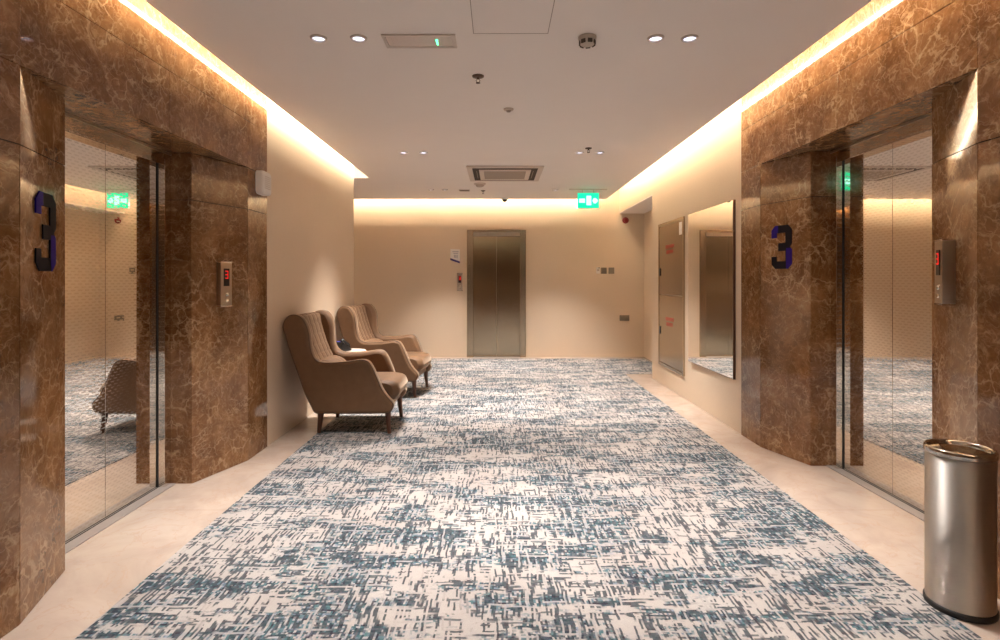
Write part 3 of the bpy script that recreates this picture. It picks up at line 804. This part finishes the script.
def make_chair(loc, rz, label):
    r = empty('armchair', loc, rz, label, 'armchair', 'tan wing armchairs')
    HW = .365
    sh = MB()
    e1 = side_panel(sh, -HW, 1); e2 = side_panel(sh, HW, -1)
    # back board and seat box between the sides
    back = [(-.482, .935), (-.470, .99), (-.44, 1.022), (-.405, 1.028), (-.385, 1.0), (-.37, .92), (-.30, .70), (-.24, .50), (-.16, .40), (-.16, .215), (-.222, .222), (-.26, .27), (-.37, .56), (-.465, .86)]
    bk = catmull(back, 3); n = len(bk)
    yv = (-HW + .07, HW - .07)
    vs = [(x, yv[0], z) for x, z in bk] + [(x, yv[1], z) for x, z in bk]
    sh.add(vs, [(k, k + n, (k + 1) % n + n, (k + 1) % n) for k in range(n)], True)
    sh.box(-.20, .405, -HW + .06, HW - .06, .215, .290)
    sh.build('frame', 'fabric', r)
    for e, m_ in ((e1, 1), (e2, -1)): MB().tube([(x, y - m_ * .001, z) for x, y, z in e],   .0032, 6, True).build('piping', 'pipe', r)
    # seat cushion
    def seat_fn(u, v):
        prof = [(-.235, .29), (-.235, .41), (-.20, .44), (.0, .450), (.25, .455), (.38, .450), (.450, .428), (.478, .38), (.472, .335), (.442, .300), (.38, .282), (-.1, .282)]
        P = catcache
        i = min(int(u * (len(P) - 1)), len(P) - 2); f = u * (len(P) - 1) - i
        x = P[i][0] * (1 - f) + P[i + 1][0] * f; z = P[i][1] * (1 - f) + P[i + 1][1] * f
        s = (v - .5) * 2; e = 1 - max(0, (abs(s) - .80) / .20) ** 2.2
        cx, cz = .13, .37
        k = .86 + .14 * e
        bul = .012 * (1 - s * s)
        hw = .262
        x2 = cx + (x - cx) * k + (bul if x > .3 else 0)
        z2 = cz + (z - cz) * k + (bul if z > .41 else 0)
        return (x2, s * hw, z2)
    catcache = catmull([(-.235, .29), (-.235, .41), (-.20, .44), (.0, .450), (.25, .455), (.38, .450), (.450, .428), (.478, .38), (.472, .335), (.442, .300), (.38, .282), (-.1, .282)], 4)
    catcache.append(catcache[0])
    sm = MB().grid(seat_fn, 48, 20)
    for vv in (0, 1):
        sm.add([seat_fn(i / 48, vv) for i in range(48)], [tuple(range(48)) if vv else tuple(range(48))[::-1]])
    sm.build('seat_cushion', 'fabric', r)
    # quilted back cushion
    spine = catmull([(-.485, .965), (-.455, 1.022), (-.41, 1.025), (-.376, .95), (-.346, .85), (-.314, .76), (-.280, .68), (-.250, .62)], 6, False)
    NU, NV = 72, 40
    def spine_at(u):
        q = u * (len(spine) - 1); i = min(int(q), len(spine) - 2); f = q - i
        return Vector((spine[i][0] * (1 - f) + spine[i + 1][0] * f, 0, spine[i][1] * (1 - f) + spine[i + 1][1] * f))
    def back_fn(u, v):
        p = spine_at(u); q = spine_at(min(1, u + .01)) - spine_at(max(0, u - .01)); q.normalize()
        nrm = Vector((-q.z, 0, q.x))
        if nrm.x < 0 and u > .4: nrm = -nrm
        s = (v - .5) * 2
        def groove(t, c):
            f = abs((t * c) % 1.0 - .5) * 2
            return 1 - max(0, (f - .70) / .30) ** 2 * 1.0
        pad = .010 * groove(u, 7) * groove(v, 5) 
        edge = max(0, (abs(s) - .86) / .14) ** 2
        hw = .245 + .010 * math.sin(PI * u)
        p = p + nrm * (pad - .028 * edge)
        return (p.x, s * hw, p.z)
    MB().grid(back_fn, NU, NV).build('back_cushion', 'fabric', r)
    # soft lumbar fold at the foot of the back
    def lum(u, v):
        a = u * 2 * PI; s = (v - .5) * 2
        e = math.sqrt(max(0.0, 1 - (abs(s)) ** 5)) * .94 + .06
        cr = 1 + .06 * math.sin(v * 40) * max(0, math.cos(a + .6))
        return (-.175 + .115 * e * math.cos(a) * cr - .02 * abs(s), s * .243, .548 + .083 * e * math.sin(a) * cr - .06 * (math.cos(a)) * .4)
    lb = MB().grid(lum, 28, 36)
    lb.build('lumbar_fold', 'fabric', r)
    for x, y, dx, dy in ((.395, -.285, .012, -.01), (.395, .285, .012, .01), (-.205, -.27, -.012, -.005), (-.205, .27, -.012, .005)):
        z0 = .0055
        zt = .222
        lg = MB().tube([(x + dx, y + dy, z0), (x + dx * .9, y + dy * .9, z0 + .015), (x, y, .13), (x - dx * .4, y - dy * .4, zt)], [.0155, .017, .023, .031], 14)
        if x < 0: lg.prism([(x - .005, zt), (x - .005, .15), (x + .012, .165), (x + .085, .205), (x + .085, zt)], y - .012, y + .012)
        lg.build('leg', 'legwood', r)
    return r
c1 = make_chair((-1.36, 5.03, 0), 0, 'tan wing armchair nearer the left lift with quilted back')
c2 = copy_tree(c1); c2.location = (-1.325, 6.53, 0); c2.rotation_euler = (0, 0, math.radians(-6))
c2['label'] = 'tan wing armchair farther from the left lift behind side table'

# side table and desk phone between the chairs
r = empty('side_table', (-1.60, 5.80, 0), 0, 'small pale topped side table between the two armchairs', 'side table')
MB().lathe([(0, .572), (.172, .572), (.180, .578), (.180, .588), (.175, .594), (0, .594)], 48).build('table_top', 'tabletop', r)
MB().lathe([(.0, .02), (.020, .02), (.016, .06), (.015, .55), (.05, .572), (0, .572)], 24).build('stem', 'satin', r)
MB().lathe([(0, .005), (.15, .005), (.15, .013), (.03, .022), (0, .022)], 40).build('base', 'satin', r)
r = empty('desk_telephone', (-1.655, 5.76, .5945), math.radians(60), 'black desk telephone with blue screen on the side table', 'telephone')
MB().prism([(-.09, 0), (.09, 0), (.09, .02), (-.07, .115), (-.09, .11)], -.075, .075).build('base', 'black', r, .006)
MB().prism([(-.060, .1125), (-.012, .0842), (-.008, .0852), (-.056, .1165)], -.005, .06).build('screen', 'bluescreen', r)
hm = MB().tube([(-.075, -.052, .122), (-.06, -.052, .137), (0, -.052, .105), (.055, -.052, .068), (.07, -.052, .045)], [.018, .02, .013, .02, .019], 12)
hm.build('handset', 'black', r)
m = MB()
for i in range(4):
    for j in range(3):
        x = .004 + i * .019; z = .0752 - i * .0112
        m.box(x, x + .012, .0 + j * .02, .013 + j * .02, z - .006, z + .004)
m.build('keypad', 'beigep', r)

# ------------------------------------------------------------------ lamps
def spot(x, y, e, size=math.radians(78), blend=1.0, col=(1, .94, .88)):
    l = bpy.data.lights.new('downlight_beam', 'SPOT'); l.energy = e; l.spot_size = size; l.spot_blend = blend; l.color = col
    l.shadow_soft_size = .035
    o = bpy.data.objects.new('downlight_beam', l); COL.objects.link(o); o.location = (x, y, HC - .02)
for y, e in ((-2.4, 120), (.35, 150), (3.1, 165), (5.88, 180), (8.3, 150)):
    for x in (-1.03, -.81, .89, 1.11): spot(x, y, e)
for x in (-3.2, -3.8): spot(x, 8.2, 70)
r.scale = (.78, .78, .9)
w = bpy.data.worlds.new('world'); w.use_nodes = True; sc.world = w
w.node_tree.nodes['Background'].inputs[0].default_value = (.9, .8, .7, 1); w.node_tree.nodes['Background'].inputs[1].default_value = 0.0

# ------------------------------------------------------------------ colour management
sc.view_settings.view_transform = 'Standard'
try: sc.view_settings.look = 'None'
except Exception: pass
sc.view_settings.gamma = 1.0; sc.view_settings.exposure = 0.90; sc.view_settings.use_curve_mapping = False
sc.cycles.max_bounces = 14; sc.cycles.diffuse_bounces = 7; sc.cycles.glossy_bounces = 8
sc.cycles.sample_clamp_indirect = 6.0
